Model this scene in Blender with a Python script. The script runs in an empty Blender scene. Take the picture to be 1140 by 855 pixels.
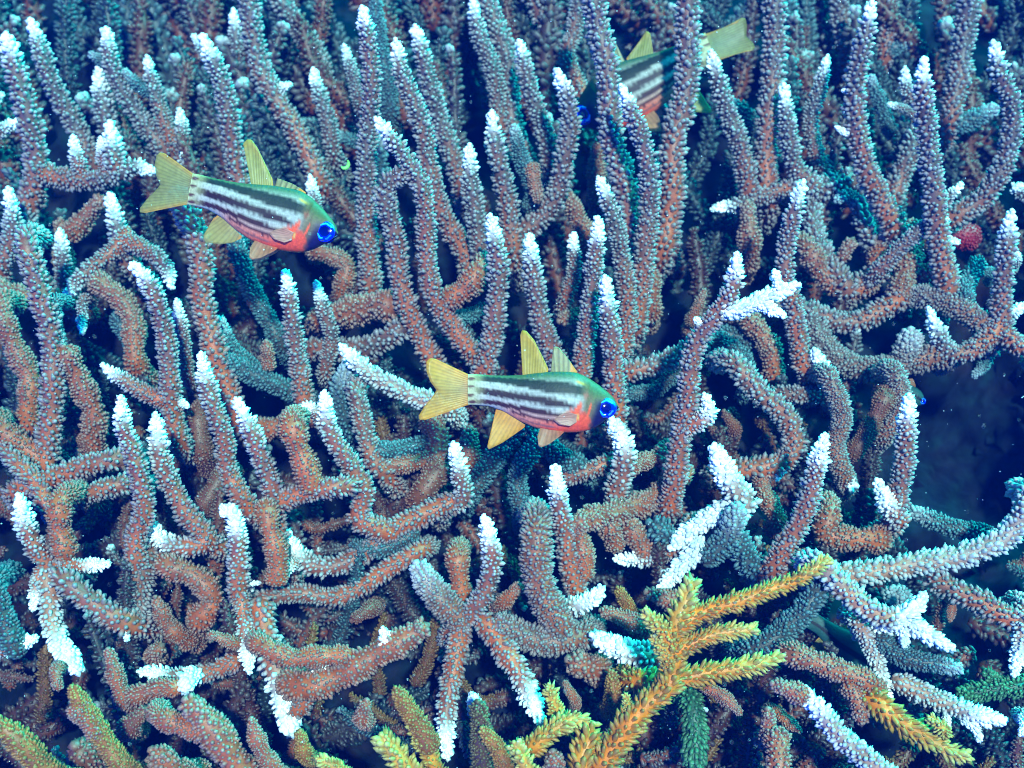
import bpy, math, random
import numpy as np
from mathutils import Vector, Matrix, noise as mnoise

# ------------------------------------------------------------------ camera, light, exposure
random.seed(7); RNG = np.random.default_rng(7)
sc = bpy.context.scene
C = sc.collection
PITCH = math.radians(35.0); HFOV = math.radians(45.0)
CAM = np.array([0.0, 0.0, 0.45])
FPX = 570.0 / math.tan(HFOV / 2)
cam_data = bpy.data.cameras.new('camera'); cam = bpy.data.objects.new('camera', cam_data); C.objects.link(cam)
cam.location = CAM; cam.rotation_euler = (math.pi / 2 - PITCH, 0, 0)
cam_data.angle = HFOV; cam_data.clip_start = 0.01; cam_data.clip_end = 50
sc.camera = cam
cam_data.dof.use_dof = True; cam_data.dof.focus_distance = 0.50; cam_data.dof.aperture_fstop = 14.0
cam_data.lens_unit = 'FOV'

world = bpy.data.worlds.new('World'); sc.world = world; world.use_nodes = True
nt = world.node_tree; nt.nodes.clear()
wo = nt.nodes.new('ShaderNodeOutputWorld'); bg = nt.nodes.new('ShaderNodeBackground')
tc = nt.nodes.new('ShaderNodeTexCoord'); sx = nt.nodes.new('ShaderNodeSeparateXYZ')
mr = nt.nodes.new('ShaderNodeMapRange'); rp = nt.nodes.new('ShaderNodeValToRGB')
vd = nt.nodes.new('ShaderNodeVectorMath'); vd.operation = 'DOT_PRODUCT'; vd.inputs[1].default_value = Vector((0.66, 0.52, 0.54)).normalized()   # towards the surface light
nt.links.new(tc.outputs['Generated'], vd.inputs[0]); nt.links.new(vd.outputs['Value'], mr.inputs['Value']); nt.nodes.remove(sx)
mr.inputs['From Min'].default_value = -1; mr.inputs['From Max'].default_value = 1
nt.links.new(mr.outputs[0], rp.inputs[0]); nt.links.new(rp.outputs[0], bg.inputs['Color']); nt.links.new(bg.outputs[0], wo.inputs['Surface'])
cr = rp.color_ramp
cr.elements[0].position = 0.0; cr.elements[0].color = (0.0, 0.01, 0.10, 1)
cr.elements[1].position = 1.0; cr.elements[1].color = (0.05, 1.0, 0.92, 1)
for p_, c_ in ((0.50, (0.0, 0.0003, 0.006, 1)), (0.84, (0.0, 0.008, 0.018, 1)), (0.96, (0.0, 0.42, 0.37, 1))):
    e = cr.elements.new(p_); e.color = c_
bg.inputs['Strength'].default_value = 18.0

sun_d = bpy.data.lights.new('sun', 'SUN'); sun = bpy.data.objects.new('sun', sun_d); C.objects.link(sun)
sun_d.energy = 5.0; sun_d.angle = math.radians(3); sun_d.color = (1.0, 0.75, 0.68)
SUN_EL = math.radians(48); SUN_AZ = math.radians(10)      # azimuth measured from straight behind the camera
sd = Vector((math.sin(SUN_AZ) * math.cos(SUN_EL), -math.cos(SUN_AZ) * math.cos(SUN_EL), math.sin(SUN_EL)))
sun.rotation_euler = sd.to_track_quat('Z', 'Y').to_euler(); sun.location = (0, -0.5, 1.2)

sc.view_settings.view_transform = 'Standard'; sc.view_settings.look = 'None'
sc.view_settings.exposure = 1.1; sc.view_settings.gamma = 1.0
sc.render.engine = 'CYCLES'
sc.cycles.filter_width = 0.9; sc.cycles.max_bounces = 5; sc.cycles.diffuse_bounces = 2; sc.cycles.volume_bounces = 0

RIGHT = np.array([1.0, 0, 0]); UP = np.array([0, math.sin(PITCH), math.cos(PITCH)]); FWD = np.array([0, math.cos(PITCH), -math.sin(PITCH)])
def at(px, py, d):
    """a point on the ray of photograph pixel (px,py) at depth d metres along the view axis"""
    return CAM + RIGHT * ((px - 570) / FPX * d) + UP * (-(py - 427.5) / FPX * d) + FWD * d
def S(y):
    return 0.70 - 0.23 * y / 855.0

# ------------------------------------------------------------------ helpers
def mesh_obj(name, verts, faces_flat, face_sizes, mat, cols=None, parent=None, origin=(0, 0, 0), smooth=True):
    me = bpy.data.meshes.new(name)
    verts = np.asarray(verts, dtype=np.float32) - np.asarray(origin, dtype=np.float32)
    nv = len(verts); nf = len(face_sizes); fl = np.asarray(faces_flat, dtype=np.int32); fs = np.asarray(face_sizes, dtype=np.int32)
    me.vertices.add(nv); me.vertices.foreach_set('co', verts.ravel())
    me.loops.add(len(fl)); me.loops.foreach_set('vertex_index', fl)
    me.polygons.add(nf)
    st = np.zeros(nf, dtype=np.int32); st[1:] = np.cumsum(fs)[:-1]
    me.polygons.foreach_set('loop_start', st)
    try: me.polygons.foreach_set('loop_total', fs)
    except Exception: pass
    me.polygons.foreach_set('use_smooth', np.full(nf, smooth, dtype=bool))
    me.update(calc_edges=True)
    if cols is not None:
        a = me.color_attributes.new('Col', 'FLOAT_COLOR', 'POINT')
        cc = np.ones((nv, 4), dtype=np.float32); cc[:, :3] = cols
        a.data.foreach_set('color', cc.ravel())
    me.materials.append(mat)
    o = bpy.data.objects.new(name, me); C.objects.link(o)
    if parent is not None: o.parent = parent
    return o
def quads(nr, ns, off=0, closed=True):
    i = np.arange(nr - 1)[:, None]; j = np.arange(ns if closed else ns - 1)[None, :]
    j2 = (j + 1) % ns
    q = np.stack([i * ns + j, i * ns + j2, (i + 1) * ns + j2, (i + 1) * ns + j], axis=-1).reshape(-1, 4) + off
    return q
def thing(name, label, cat, loc, group=None):
    o = bpy.data.objects.new(name, None); C.objects.link(o); o.location = loc; o.empty_display_size = 0.01
    o['label'] = label; o['category'] = cat
    if group: o['group'] = group
    return o
def sstep(a, b, x):
    t = np.clip((x - a) / (b - a), 0, 1); return t * t * (3 - 2 * t)

# ------------------------------------------------------------------ materials
def col_mat(name, rough=0.55, spec=0.4, nscale=260.0, namt=0.35, patch=None, bump=0.25, trans=0.0, coat=0.0):
    m = bpy.data.materials.new(name); m.use_nodes = True; t = m.node_tree; b = t.nodes['Principled BSDF']
    a = t.nodes.new('ShaderNodeAttribute'); a.attribute_name = 'Col'
    tc = t.nodes.new('ShaderNodeTexCoord')
    n = t.nodes.new('ShaderNodeTexNoise'); n.inputs['Scale'].default_value = nscale; n.inputs['Detail'].default_value = 4
    t.links.new(tc.outputs['Object'], n.inputs['Vector'])
    r = t.nodes.new('ShaderNodeMapRange'); r.inputs['From Min'].default_value = 0.3; r.inputs['From Max'].default_value = 0.7
    r.inputs['To Min'].default_value = 1 - namt; r.inputs['To Max'].default_value = 1 + namt * 0.5
    t.links.new(n.outputs['Fac'], r.inputs['Value'])
    mx = t.nodes.new('ShaderNodeVectorMath'); mx.operation = 'SCALE'
    src = a.outputs['Color']
    if patch:
        n2 = t.nodes.new('ShaderNodeTexNoise'); n2.inputs['Scale'].default_value = patch[1]; n2.inputs['Detail'].default_value = 3
        t.links.new(tc.outputs['Object'], n2.inputs['Vector'])
        r2 = t.nodes.new('ShaderNodeMapRange'); r2.inputs['From Min'].default_value = 0.52; r2.inputs['From Max'].default_value = 0.66
        r2.inputs['To Max'].default_value = patch[2]
        t.links.new(n2.outputs['Fac'], r2.inputs['Value'])
        m2 = t.nodes.new('ShaderNodeMixRGB'); m2.inputs['Color2'].default_value = (*patch[0], 1)
        t.links.new(r2.outputs[0], m2.inputs['Fac']); t.links.new(src, m2.inputs['Color1']); src = m2.outputs[0]
    t.links.new(src, mx.inputs[0]); t.links.new(r.outputs[0], mx.inputs['Scale'])
    t.links.new(mx.outputs[0], b.inputs['Base Color'])
    b.inputs['Roughness'].default_value = rough; b.inputs['Specular IOR Level'].default_value = spec
    if coat: b.inputs['Coat Weight'].default_value = coat; b.inputs['Coat Roughness'].default_value = 0.15
    if bump:
        bp = t.nodes.new('ShaderNodeBump'); bp.inputs['Strength'].default_value = bump; bp.inputs['Distance'].default_value = 0.0006
        n3 = t.nodes.new('ShaderNodeTexNoise'); n3.inputs['Scale'].default_value = 1400; t.links.new(tc.outputs['Object'], n3.inputs['Vector'])
        t.links.new(n3.outputs['Fac'], bp.inputs['Height']); t.links.new(bp.outputs[0], b.inputs['Normal'])
    if trans:
        tr = t.nodes.new('ShaderNodeBsdfTranslucent'); t.links.new(mx.outputs[0], tr.inputs['Color'])
        tp = t.nodes.new('ShaderNodeBsdfTransparent')
        m1 = t.nodes.new('ShaderNodeMixShader'); m1.inputs[0].default_value = 0.35
        m3 = t.nodes.new('ShaderNodeMixShader'); m3.inputs[0].default_value = trans
        t.links.new(b.outputs[0], m1.inputs[1]); t.links.new(tr.outputs[0], m1.inputs[2])
        t.links.new(m1.outputs[0], m3.inputs[1]); t.links.new(tp.outputs[0], m3.inputs[2])
        t.links.new(m3.outputs[0], t.nodes['Material Output'].inputs['Surface'])
    return m
M_CORAL = col_mat('coral_tissue', rough=0.48, spec=0.45, patch=((0.42, 0.17, 0.09), 45.0, 0.0))
M_FISH = col_mat('fish_skin', rough=0.5, spec=0.2, nscale=900, namt=0.25, bump=0.15)
M_FIN = col_mat('fin_membrane', rough=0.4, nscale=500, namt=0.2, bump=0.0, trans=0.32)
M_EYE = col_mat('fish_eye', rough=0.08, spec=0.8, nscale=900, namt=0.2, bump=0.0, coat=0.3)
M_BED = col_mat('reef_rock', rough=0.9, spec=0.1, nscale=90, namt=0.8, bump=0.6)
M_SPECK = col_mat('drifting_particle', rough=0.8, bump=0.0)
DATA = '''
# tile type colony points | w0,w1 | L | k | white
A l k1 20,105 45,230 95,380 120,520 95,640 60,720|72,110|1
A l k1 490,550 430,525 370,552 280,578 200,565 110,540|50,88|.3|.1
A l k1 345,385 360,470 372,560|70,90|0
A l k1 318,435 328,500 345,560|40,55|.2
A l k1 228,430 240,490 262,560|50,65|.8
A l k1 70,385 20,405 -60,450|50,60|.5|.1
A ln k1 75,640 92,740 115,860|75,75|1.3|.1
A l k1 10,295 -10,320 -60,380|36,50|2
A l k2 95,60 130,150 170,280 240,400 300,520|62,90|2.5
A l k2 335,90 350,200 400,300 470,410 530,490|55,85|2.5
A l k2 310,215 330,320 350,440|70,90|1.5
A t k2 285,165 330,200|40,50|3
A l k2 465,180 490,280 520,380 560,490|48,75|3.5
A t k2 395,225 435,265 480,300|45,55|3.8
A l k2 570,345 575,410 582,520|48,65|1.8
A l k2 582,465 588,560|38,45|1.2
A b k2 190,700 205,850|70,80|2.5
A b k2 330,630 280,680 215,755|75,80|3
A l k3 645,110 690,230 720,340 740,450 757,560 775,660|70,88|1.5
A l k3 612,110 650,170|38,50|1.6
A l k3 740,30 752,130 757,220 765,350|55,65|4.5
A ln k3 785,-30 800,100 822,200 860,280 920,390 970,480 1010,570|72,90|3
A l k3 925,265 870,295|38,55|2.9
A ln k3 885,-20 940,80 1000,170 1030,260 1065,350|75,85|5
A l k3 995,215 1010,300 1040,390 1060,480|50,75|3
A l k3 985,555 992,620 1005,700|48,55|1
A tn k4b 800,360 850,420 870,560|60,70|5
A t k4b 1050,430 1100,440 1140,450|50,60|4|.1
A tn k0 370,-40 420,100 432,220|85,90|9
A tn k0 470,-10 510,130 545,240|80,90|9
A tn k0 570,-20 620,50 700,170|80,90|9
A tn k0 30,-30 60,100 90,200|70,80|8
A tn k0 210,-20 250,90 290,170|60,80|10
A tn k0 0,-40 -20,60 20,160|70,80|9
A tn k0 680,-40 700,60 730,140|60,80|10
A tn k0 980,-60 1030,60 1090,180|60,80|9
A tn k0 660,330 680,450 690,600|60,80|7
A tn k0 810,370 830,450 860,520|60,60|6
A l k5 25,598 42,700 25,790 0,860|60,78|.2
A l k4 345,620 365,700 385,780 410,830|70,85|0
A l k4 188,730 195,800 205,900|52,75|1.2
B l k8 95,18 110,130 125,280 115,420 105,560 110,700 118,850 E:120,150|58,92|.8
B l k8 38,140 55,210 85,320|42,60|1.8
B t k8 130,-40 145,100 165,200 185,350|55,70|4
B l k9 200,125 225,240 265,340 290,440 315,560 350,680 410,790 445,870|58,92|1
B l k9 262,82 285,190 320,300 350,400 380,500 410,590|60,85|2.2
B tn k0 205,-30 215,90 200,170|70,80|8
B t k0 380,-40 405,60 430,160|70,80|8
B t k0 160,430 150,520 160,620|60,70|5
B l k11 445,0 465,100 500,200 520,290 530,400|52,80|2.2
B ln k11 470,-40 520,80 555,200 562,300 580,420 630,540|70,80|4
B l k11 508,352 517,450 537,560 560,680 575,800|62,95|0
B l k12 590,130 610,230 640,320 670,400 695,530|50,88|1.8
B l k12 710,220 742,300 752,400 737,500 720,600 665,690 600,740|60,98|.6
B ln k12 620,-50 680,80 718,160|75,85|3.5
B ln k12 785,-20 765,100 745,180 780,260 795,320|62,60|3.2
B t k12 575,400 600,500 640,600 620,680|55,65|3
B b k12 655,640 640,580 625,520|55,60|2.4
B b k12 740,600 780,700 800,760|75,80|1.6
B ln k13 825,-50 848,100 870,200 875,330 890,450 925,560 945,700 E:960,40 965,140|85,92|.4
B l k13 912,268 955,370 990,460 1005,560 1000,700 992,830 E:978,150 965,250|58,92|.2
B ln k13 1048,560 1050,650 1075,760|60,75|2
B b k13 845,440 835,540 845,640|70,75|4
B ln k0 920,-60 950,70 985,165|78,85|8
B ln k0 1000,-60 1035,40 1060,120|70,70|8
B t k0 640,-60 660,10 690,60|80,80|7
B ln k14 1130,-60 1130,100 1122,250 1108,350 1085,450 1078,600 1060,720 E:1046,20|92,98|.4
B t k0 600,60 620,130 610,180|40,50|6
B l k10 140,375 190,440 240,520 285,600 300,700 300,850 E:325,180 380,260 445,350|55,92|.3
B ln k10 240,545 180,585 172,650 195,740 205,850 E:240,200 280,300 320,380|75,85|.6
B l k11 435,460 440,560 450,650 460,740 475,860|62,90|.1
B l k11 498,680 515,770 530,850 E:525,180 505,300 480,410|62,98|-.1
B l k15 622,742 628,800 E:640,120 660,230 690,330 720,400|60,95|.2
B l k15 764,738 765,800 E:765,100 740,180|48,62|1
B l k15 840,688 840,770 E:825,140 800,330 795,440|60,80|.2
B l k15 842,565 880,660 910,750 E:932,150 932,240 925,330|52,85|.4
E l k15 862,112 875,220 892,350 895,450 900,560|66,92|-.6
E b k15 960,0 1000,100 1010,190|70,80|1.8
E b k15 720,250 760,235|80,60|1.5
C l k14 150,165 175,280 205,380 245,480 270,610|58,92|.2
C t k14 195,330 250,350 290,420|60,70|4
C b k14 265,640 270,780|80,85|1.5
C ln k20 340,-50 350,100 345,220 330,350 320,480 330,620|80,90|1.2
C tn k0 375,-50 400,130 425,260|65,70|5
C tn k0 440,-50 450,100 470,220|55,60|6
C tn k0 270,20 210,90 160,140|50,60|7
C tn k0 60,100 150,20 190,-50|50,60|7
C l k20 375,270 385,370 400,460 420,540 470,590|58,85|.3
C l k20 515,180 490,280 465,370 470,460 510,560|48,68|1
C ln k21 555,-60 560,60 585,150|75,80|3.5
C l k21 655,5 640,80 620,180 605,300 610,420 640,540 690,640 730,720|62,102|-.2
C w k21 563,285 590,292|24,30|-.8
C w k21 540,403 585,425|24,32|-.8
C ln k21 705,-60 705,80 700,170|60,75|4
C t k21 785,135 740,150 700,170|50,60|3.6
C t k21 655,240 685,330 715,415 785,425|50,60|3
C l k22 760,212 765,280 800,350|46,60|0
C l k22 825,188 820,290 830,400 840,500 850,580 862,670 872,780 885,860 F:900,160|68,100|-.1
C l k22 706,330 760,345 810,375|26,40|-.5
C ln k22 790,450 750,560 720,640|70,80|2
C ln k23 970,-60 950,100 940,200 922,300 900,400|82,88|1.5
C l k23 1045,130 1065,240 1095,320 1100,430 1060,560 1000,640 910,690|58,98|.1
C t k23 1060,340 1000,365 910,410|70,75|1.5|.1
C t k23 1000,-60 1080,20 1180,60|50,60|9
C l k23 1140,590 1105,600 1180,640|40,60|1
C l k24 942,580 905,620 870,670 830,710 750,780 690,850|34,80|-.3
C w k24 900,700 870,690|30,40|-.5
C l k24 933,772 900,760 870,760|40,50|-.4
C l k24 438,572 415,650 395,740 382,850 F:378,110 400,180 420,290 440,380 460,420|55,92|-.4
C l k24 148,665 220,652 300,625 385,600|50,75|.2|.1
C ln k24 390,590 480,605 600,565|85,90|.8|.1
C ln k24 465,640 475,740 520,830 F:570,130|72,80|1|.1
C ln k24 605,600 650,740 700,830 F:640,120|85,95|1.2|.1
C b k24 600,760 560,830|80,80|1.7
C t k24 540,640 580,620 620,650|50,60|1.7
C l k27 1105,668 1090,750 1075,860 F:1068,180 1070,270|62,98|-.4
C l k27 1110,790 1120,810|30,36|-.7
C b k24 910,800 870,860 F:850,100|80,90|.6
D ln k5 80,0 110,100 150,230 165,350 165,500 155,640 145,720|78,95|.3|.15
D l k5 85,-10 105,80|60,70|0
D l k4 195,190 250,120 320,60 385,0 A:400,720|45,78|-.1
D l k4 265,290 258,240 262,190|38,45|-.6
D bn k4 290,120 380,180 425,250 430,370|80,80|1
D l k4 545,150 535,90 490,40 A:390,760|40,78|-.5
D l k6 418,68 480,135 510,240 530,340 542,430 548,540 560,610|58,95|-.3
D l k6 560,180 580,290 590,400|48,58|.3
D w k6 600,520 560,500|30,40|-.4
D l k6 325,390 400,440 460,480 545,510|42,78|-.1|.1
D bn k5 0,150 80,180 170,190|85,85|.7|.1
D bn k5 0,210 50,330 95,440 85,560|75,85|1.2
D bn k5 200,330 255,440 300,540 290,650|80,95|1
D e k5 270,600 290,680|85,85|.9
D bn k5 0,590 60,640 150,700|85,90|.6|.1
D ln k5 370,690 280,705 180,740 60,790|80,90|.3|.1
D ln k5 385,770 290,795 180,850|75,80|.1|.1
D ln k5 -20,610 40,680 130,780 150,860|70,85|-.2|.1
D tn k5 170,200 180,300 200,400|50,60|2.5
D tn k4 380,260 420,330 440,460|60,60|2.6
A ln k7 570,650 620,740 D:645,60 640,160 665,290 690,380 725,470 750,550|85,95|.8|.15
D t k7 690,240 730,330 800,400|60,70|1.4
D tn k7 700,370 800,415 920,470|72,80|1|.1
D tn k7 745,0 800,150 850,250 890,320|65,70|3
D b k7 845,310 850,410|55,60|2.4
D l k7 905,90 920,210 940,320 955,420 965,520|56,88|.2
D l k7 1003,122 1030,220 1050,300 1035,390|46,72|.6
D bn k7 1020,30 1100,70 1080,150|60,70|3|.1
D e k7 790,180|50,40|3.5
D v k16 1080,322 1140,395 E:150,435 250,480 340,520|58,88|-.7|.15
D l k16 945,525 985,520 1015,570|40,50|-.2
D l k17 638,350 660,450 685,540 712,640 722,720 790,840|58,95|-.3
D l k17 748,495 800,600 830,690 860,780 875,870 G:890,200|60,98|-.2
D ln k17 1080,770 960,800 860,835|75,80|0|.1
D bn k17 1000,555 920,575 850,590|75,85|.8|.1
D bn k17 930,590 960,680 1000,800|85,95|1.5
D t k17 1110,380 1080,480 1100,560|90,90|.5
D en k17 625,560 640,660|80,80|1.8
D en k17 690,760 640,860|70,80|1.5
D l k18 387,485 387,580 415,660 450,760 460,860 G:430,120 435,220|58,98|-.3
D l k18 490,545 500,640 530,740 580,840 G:620,80 660,130|64,98|-.5
D w k18 705,840 760,850|60,70|-.1
D l k19 1030,472 1045,590 1100,690 E:100,790 G:1140,60 H:180,110|60,98|-.3
E l k19 382,638 402,740 420,800 H:370,30|56,90|-.4
G l k19 905,98 930,160 1000,215 1080,210 H:100,170 200,95 300,50 395,5|66,92|-.5|.1
G l k19 875,270 910,225|40,50|-.6
G ln k19 820,320 920,300 1050,315 H:80,285 200,210 265,170|70,75|.2|.05
H tn k19 60,150 160,160 270,100|60,70|.9|.05
E bn k10 200,195 100,210 -20,240|105,100|1|.05
E ln k10 230,270 110,330 -40,340|85,90|1.3|.05
E bn k10 465,90 420,150 350,190|80,90|1|.05
E tn k10 340,250 440,230 470,220|60,60|1.7|.05
E ln k16 75,490 90,560 130,680 165,730|70,80|.3
E tn k16 130,650 200,660 300,640|70,70|.4|.05
E bn k16 120,700 220,705 300,690|65,65|.5|.05
E bn k16 290,540 340,620 320,720|80,90|.4
E b k16 440,590 432,700|85,70|.5
E en k16 350,700 290,790|100,100|.7
E tn k16 620,560 500,700 440,790|75,80|.3|.05
E tn k16 640,640 590,740 600,850|70,70|.8
E tn k16 640,600 720,680 800,720|80,80|.6
E ln k16 745,745 840,715 900,690|60,70|.1|.05
E l k25 885,560 925,670 900,800 H:900,30|80,90|.2
E tn k25 930,480 1020,470 1080,420|50,60|1|.05
E bn k25 940,720 1000,690 1070,670|60,60|.6|.05
F l k25 228,38 212,150 160,230 110,310 80,400 70,500 55,600 40,720 15,830|60,98|-.6
F w k25 95,240 130,275|34,44|-.9
F w k25 424,133 360,160 300,185 235,212 165,215|54,76|-.9|.1
F w k25 346,90 368,160|56,56|-1
F w k25 384,234 330,205 280,190|46,56|-1
F ln k25 100,320 50,355 0,375 E:950,410|75,78|-.2|.05
F l k25 128,483 145,540 90,575 40,600|58,78|-.9
F b k25 125,148 95,230|40,50|1.5
F bn k25 270,250 330,330 345,400|75,80|1
F tn k25 200,320 250,360 265,430|60,60|1
F e k25 190,535|60,50|1.5
F bn k25 0,640 50,760|90,100|.3
F ln k26 230,395 280,460 350,515 400,570 412,640 370,700 230,725|80,90|.1|.05
F ln k26 380,480 440,480 520,490|58,70|0|.05
F l k26 476,336 500,410 530,480|58,85|-.7
F bn k26 300,730 320,800 350,860|60,70|.4
F l k26 355,755 380,700|34,44|0
F tn k26 190,290 300,330 340,380|70,70|1.5|.05
F ln k27 430,205 520,245 620,250 700,210 750,180|78,85|.5|.05
F bn k27 460,20 500,100 570,150 640,130 680,50|75,80|.8|.05
F bn k27 740,200 760,100 800,-20|85,90|.4
F dn k27 450,230 520,340 600,400 700,400 800,370 870,360|80,92|.3|.05
F d k27 780,280 770,340 740,400|85,92|0
F dn k27 770,165 850,180 960,220 1040,290|75,85|.3|.05
F l k27 838,208 870,290 900,350 960,350 1040,290 1075,240|54,88|-.3|.1
F tn k27 1030,95 985,95 920,120|34,44|.4|.05
F l k27 1150,190 1090,230|50,60|-.3
F ln k27 1170,340 1110,320 1070,270|70,80|0
F t k27 975,425 1010,395|40,50|2.5
F tn k27 1000,60 950,140 960,200|60,70|2
F dn k28 730,420 750,520 710,600|75,60|.5
F en k28 700,500 660,570 600,660|75,65|.8
F l k28 775,483 765,600 760,700 745,790 730,870|64,98|-.4
F l k28 675,757 710,830 760,900|66,85|-.5
F dn k28 530,440 560,560 540,650 575,740|60,75|.6
F w k28 598,790 590,740|75,75|-.5
F l k29 510,605 480,710 460,800 I:435,60 400,130 350,210|64,98|-.5
F v k29 162,645 190,730 230,790 I:260,10 200,50|84,110|-.9
I w k29 18,162 70,110 150,55 230,10|58,86|-1.1|.15
H w k29 1035,302 1080,240 1130,190 I:120,120|58,82|-1.2|.15
I t k29 230,20 200,130 120,200|90,90|-.2
I tn k29 215,110 270,200 300,230|95,95|.4
I bn k29 520,60 500,110 560,125 660,130|85,90|.1|.05
I bn k29 420,210 340,220 270,240|80,90|.4|.05
I vn k30 1160,10 1100,110 1000,155 880,200 760,215 650,230 530,245|90,92|-.5|.05
I v k30 1105,562 1130,450 1150,370|54,80|-1
I ln k30 830,240 900,280 1000,330 1080,375 1180,410|90,95|-.5|.05
I l k30 1130,750 1150,720|50,60|-1
I b k30 905,390 912,330|34,36|-.2
I w k31 822,296 785,350 720,395|66,92|-1.2
I w k31 760,474 758,410 745,380|54,60|-1.3
I w k31 916,480 850,440 780,395|56,76|-1.2
I vn k31 530,245 600,320 680,370 740,385|100,90|-.9|.05
I v k31 712,655 685,560 655,480 625,410|52,72|-.7
I t k31 942,545 850,520 750,500 670,440|54,82|-.1
I v k31 1088,708 1000,690 920,660 820,620 720,570|64,88|-.5
I w k31 1000,775 980,720 940,690|40,44|-.7
I w k31 905,735 892,680|34,36|-.6
I t k31 700,300 740,310|90,60|.7
I bn k32 430,505 520,530 600,560 660,600|80,85|-.1|.05
I b k32 625,715 615,650 570,580|70,80|-.1
I v k32 435,600 500,680 560,760 620,810 700,880|62,112|-.8|.1
I b k32 340,590 400,605 450,630|75,75|-.1
I tn k32 480,300 400,400 300,470|80,90|0|.05
I t k32 780,30 900,90 1010,115|60,80|1.5|.05
I b k32 325,670 330,740|80,60|.3
I bn k32 350,730 360,860|85,95|.5
I b k32 435,740 370,690|40,50|.3
I b k32 245,685 200,640 140,600|44,56|-.2
G l k33 55,-15 70,30 92,110 135,190 165,215|66,92|-.5
G l k33 348,203 270,212 160,215|46,66|-.6|.1
G l k33 103,358 115,290 135,210|40,60|-.9
G v k33 248,560 192,470 165,390 162,300 140,220|86,80|-.4
G bn k33 190,20 195,110 215,200|80,85|1.6
G ln k33 215,270 300,330 390,390|90,100|.6|.05
G d k33 430,450 432,330 445,210|100,100|-.4|-.1
G w k33 400,455 400,410|34,36|-.2
G w k33 460,440 445,405|34,36|-.2
G l k33 120,440 50,470 -30,490|50,60|.6|.05
G tn k33 -20,290 20,400 60,500|80,90|1
G b k33 185,610 175,560|50,50|.1
G l k18 478,62 500,120 560,150 640,150 665,100|62,88|-.6|.1
G w k18 455,0 470,30|24,24|.3
G l k34 742,18 750,120 755,210 760,300|64,96|-.6
G w k34 705,20 720,60|40,50|-.3
G w k34 828,268 800,270|22,26|-.6
G l k34 790,555 780,440 770,340 758,290|54,78|-.3
G b k34 660,432 740,455|44,55|-.1
G l k34 437,550 530,562 620,560 700,540 760,510|50,82|-.3|.05
G w k34 590,620 590,600|90,60|-.35
G bn k34 850,60 880,180 870,280|80,80|.4
G l k34 925,755 900,640 880,540 850,460 825,320|105,110|-.2
G l k34 1018,478 1010,560 970,640 925,690|50,80|-.4
G bn k34 530,215 620,250 680,320 640,380|85,90|1.6
G b k34 495,310 530,400 560,430|60,70|1.8
G b k34 515,465 500,480|80,70|1.6
G b k34 340,480 370,570 400,640|60,75|1.2
G bn k34 400,635 480,610 570,600|70,75|1.2|.05
G e k34 240,780 250,800|140,120|.6
G e k34 470,670 420,720|80,90|.7
G b k35 H:296,402 230,440 130,500 50,560 -40,590 G:950,590|95,105|.1|.05
H l k35 162,408 178,470 200,480|55,70|-.3
G bn k35 830,470 920,505 1000,500 1120,500|70,75|1.3|.05
H b k35 110,640 100,680|70,60|.3
H e k35 60,390 100,360|70,60|.6
H l k36 478,52 500,140 510,220 480,300 430,370 395,410|62,92|-.5
H d k36 268,205 320,290 380,360 430,410|90,95|-.4|.05
H l k36 363,828 362,700 380,560 400,440 420,400|60,92|-.5
H l k36 665,715 620,620 580,540 530,450 470,370|70,100|-.4
H dn k36 500,385 600,430 680,460 770,440|90,100|-.2|.05
H dn k36 645,110 650,220 680,320 720,400 740,440|98,108|.1|.1
H b k36 750,510 810,535|110,100|.2
H b k36 735,580 765,630|36,40|.3
H w k36 440,620 445,640|60,60|.2
H b k36 600,275 550,320|60,60|.1
H bn k36 400,200 410,310|80,80|.5
E l k37 705,708 715,800 H:740,120 752,200 775,300|60,94|-.5
H v k37 862,278 815,325 760,345|66,84|-.9
H l k37 892,195 1000,190 1060,170 1120,110|48,88|-.4|.05
H bn k37 770,90 850,50 950,30 1060,-20|85,90|.5|.05
H bn k37 770,60 800,180 800,260|70,80|.6
H bn k37 870,60 900,170|75,80|.8
H bn k37 930,70 1010,190|75,85|.5
H tn k37 1010,80 1080,130|110,90|1|.05
H b k37 850,355 930,380 980,400|55,70|0|.05
H l k37 820,430 900,470 1010,510|85,110|-.1|.05
H b k37 1000,300 1100,330|80,80|0
H b k37 1130,240 1135,300|60,60|.6
H y y1 I:95,262 70,330 35,400 H:1080,530 1060,600 990,660 900,780 850,860|60,130|-.9|.05
I y y1 525,190 430,250 330,290 220,330 100,370 10,430|46,84|-1.1|.05
I y y1 293,412 200,422 110,450 0,500|54,74|-1|.05
I y y1 372,503 280,530 150,550 50,570 -60,580|62,100|-1|.05
H y y1 985,355 1040,410 1100,490|60,70|-1
H y y1 1015,435 1060,500 1060,560|50,60|-1.1
H y y1 930,620 945,680|40,40|-1.1
H y y1 685,590 705,650 725,700|56,66|-.8
H y y1 830,730 770,700 700,735 630,790|70,85|-.9|.05
H yn y1 840,740 800,800 800,880|110,120|-.6
H o y2 475,725 520,790 550,870|56,80|-.6
H y y2 575,775 600,820 630,880|70,90|-.8
H y y2 155,750 210,820 260,880|90,100|-.7
H y y2 245,705 290,780 330,870|50,80|-.4
H o y2 200,600 240,680 280,730 320,800|60,90|.1
H b y2 700,800 705,870|80,90|-.4
H y y2 0,835 30,870|50,60|-.7
H m y2 460,650 470,750 480,870|80,95|.3
H o y2 905,280 940,350|50,55|.3
H o y2 885,550 890,640|65,80|.4
G o y3 225,595 280,680 330,760 410,870|60,100|-.4
G bn y3 230,640 290,720 310,760|80,80|0
G o y3 -20,700 70,770 160,880|80,120|-.6
G b y3 590,640 660,710 720,790 770,870|105,125|0
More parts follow.
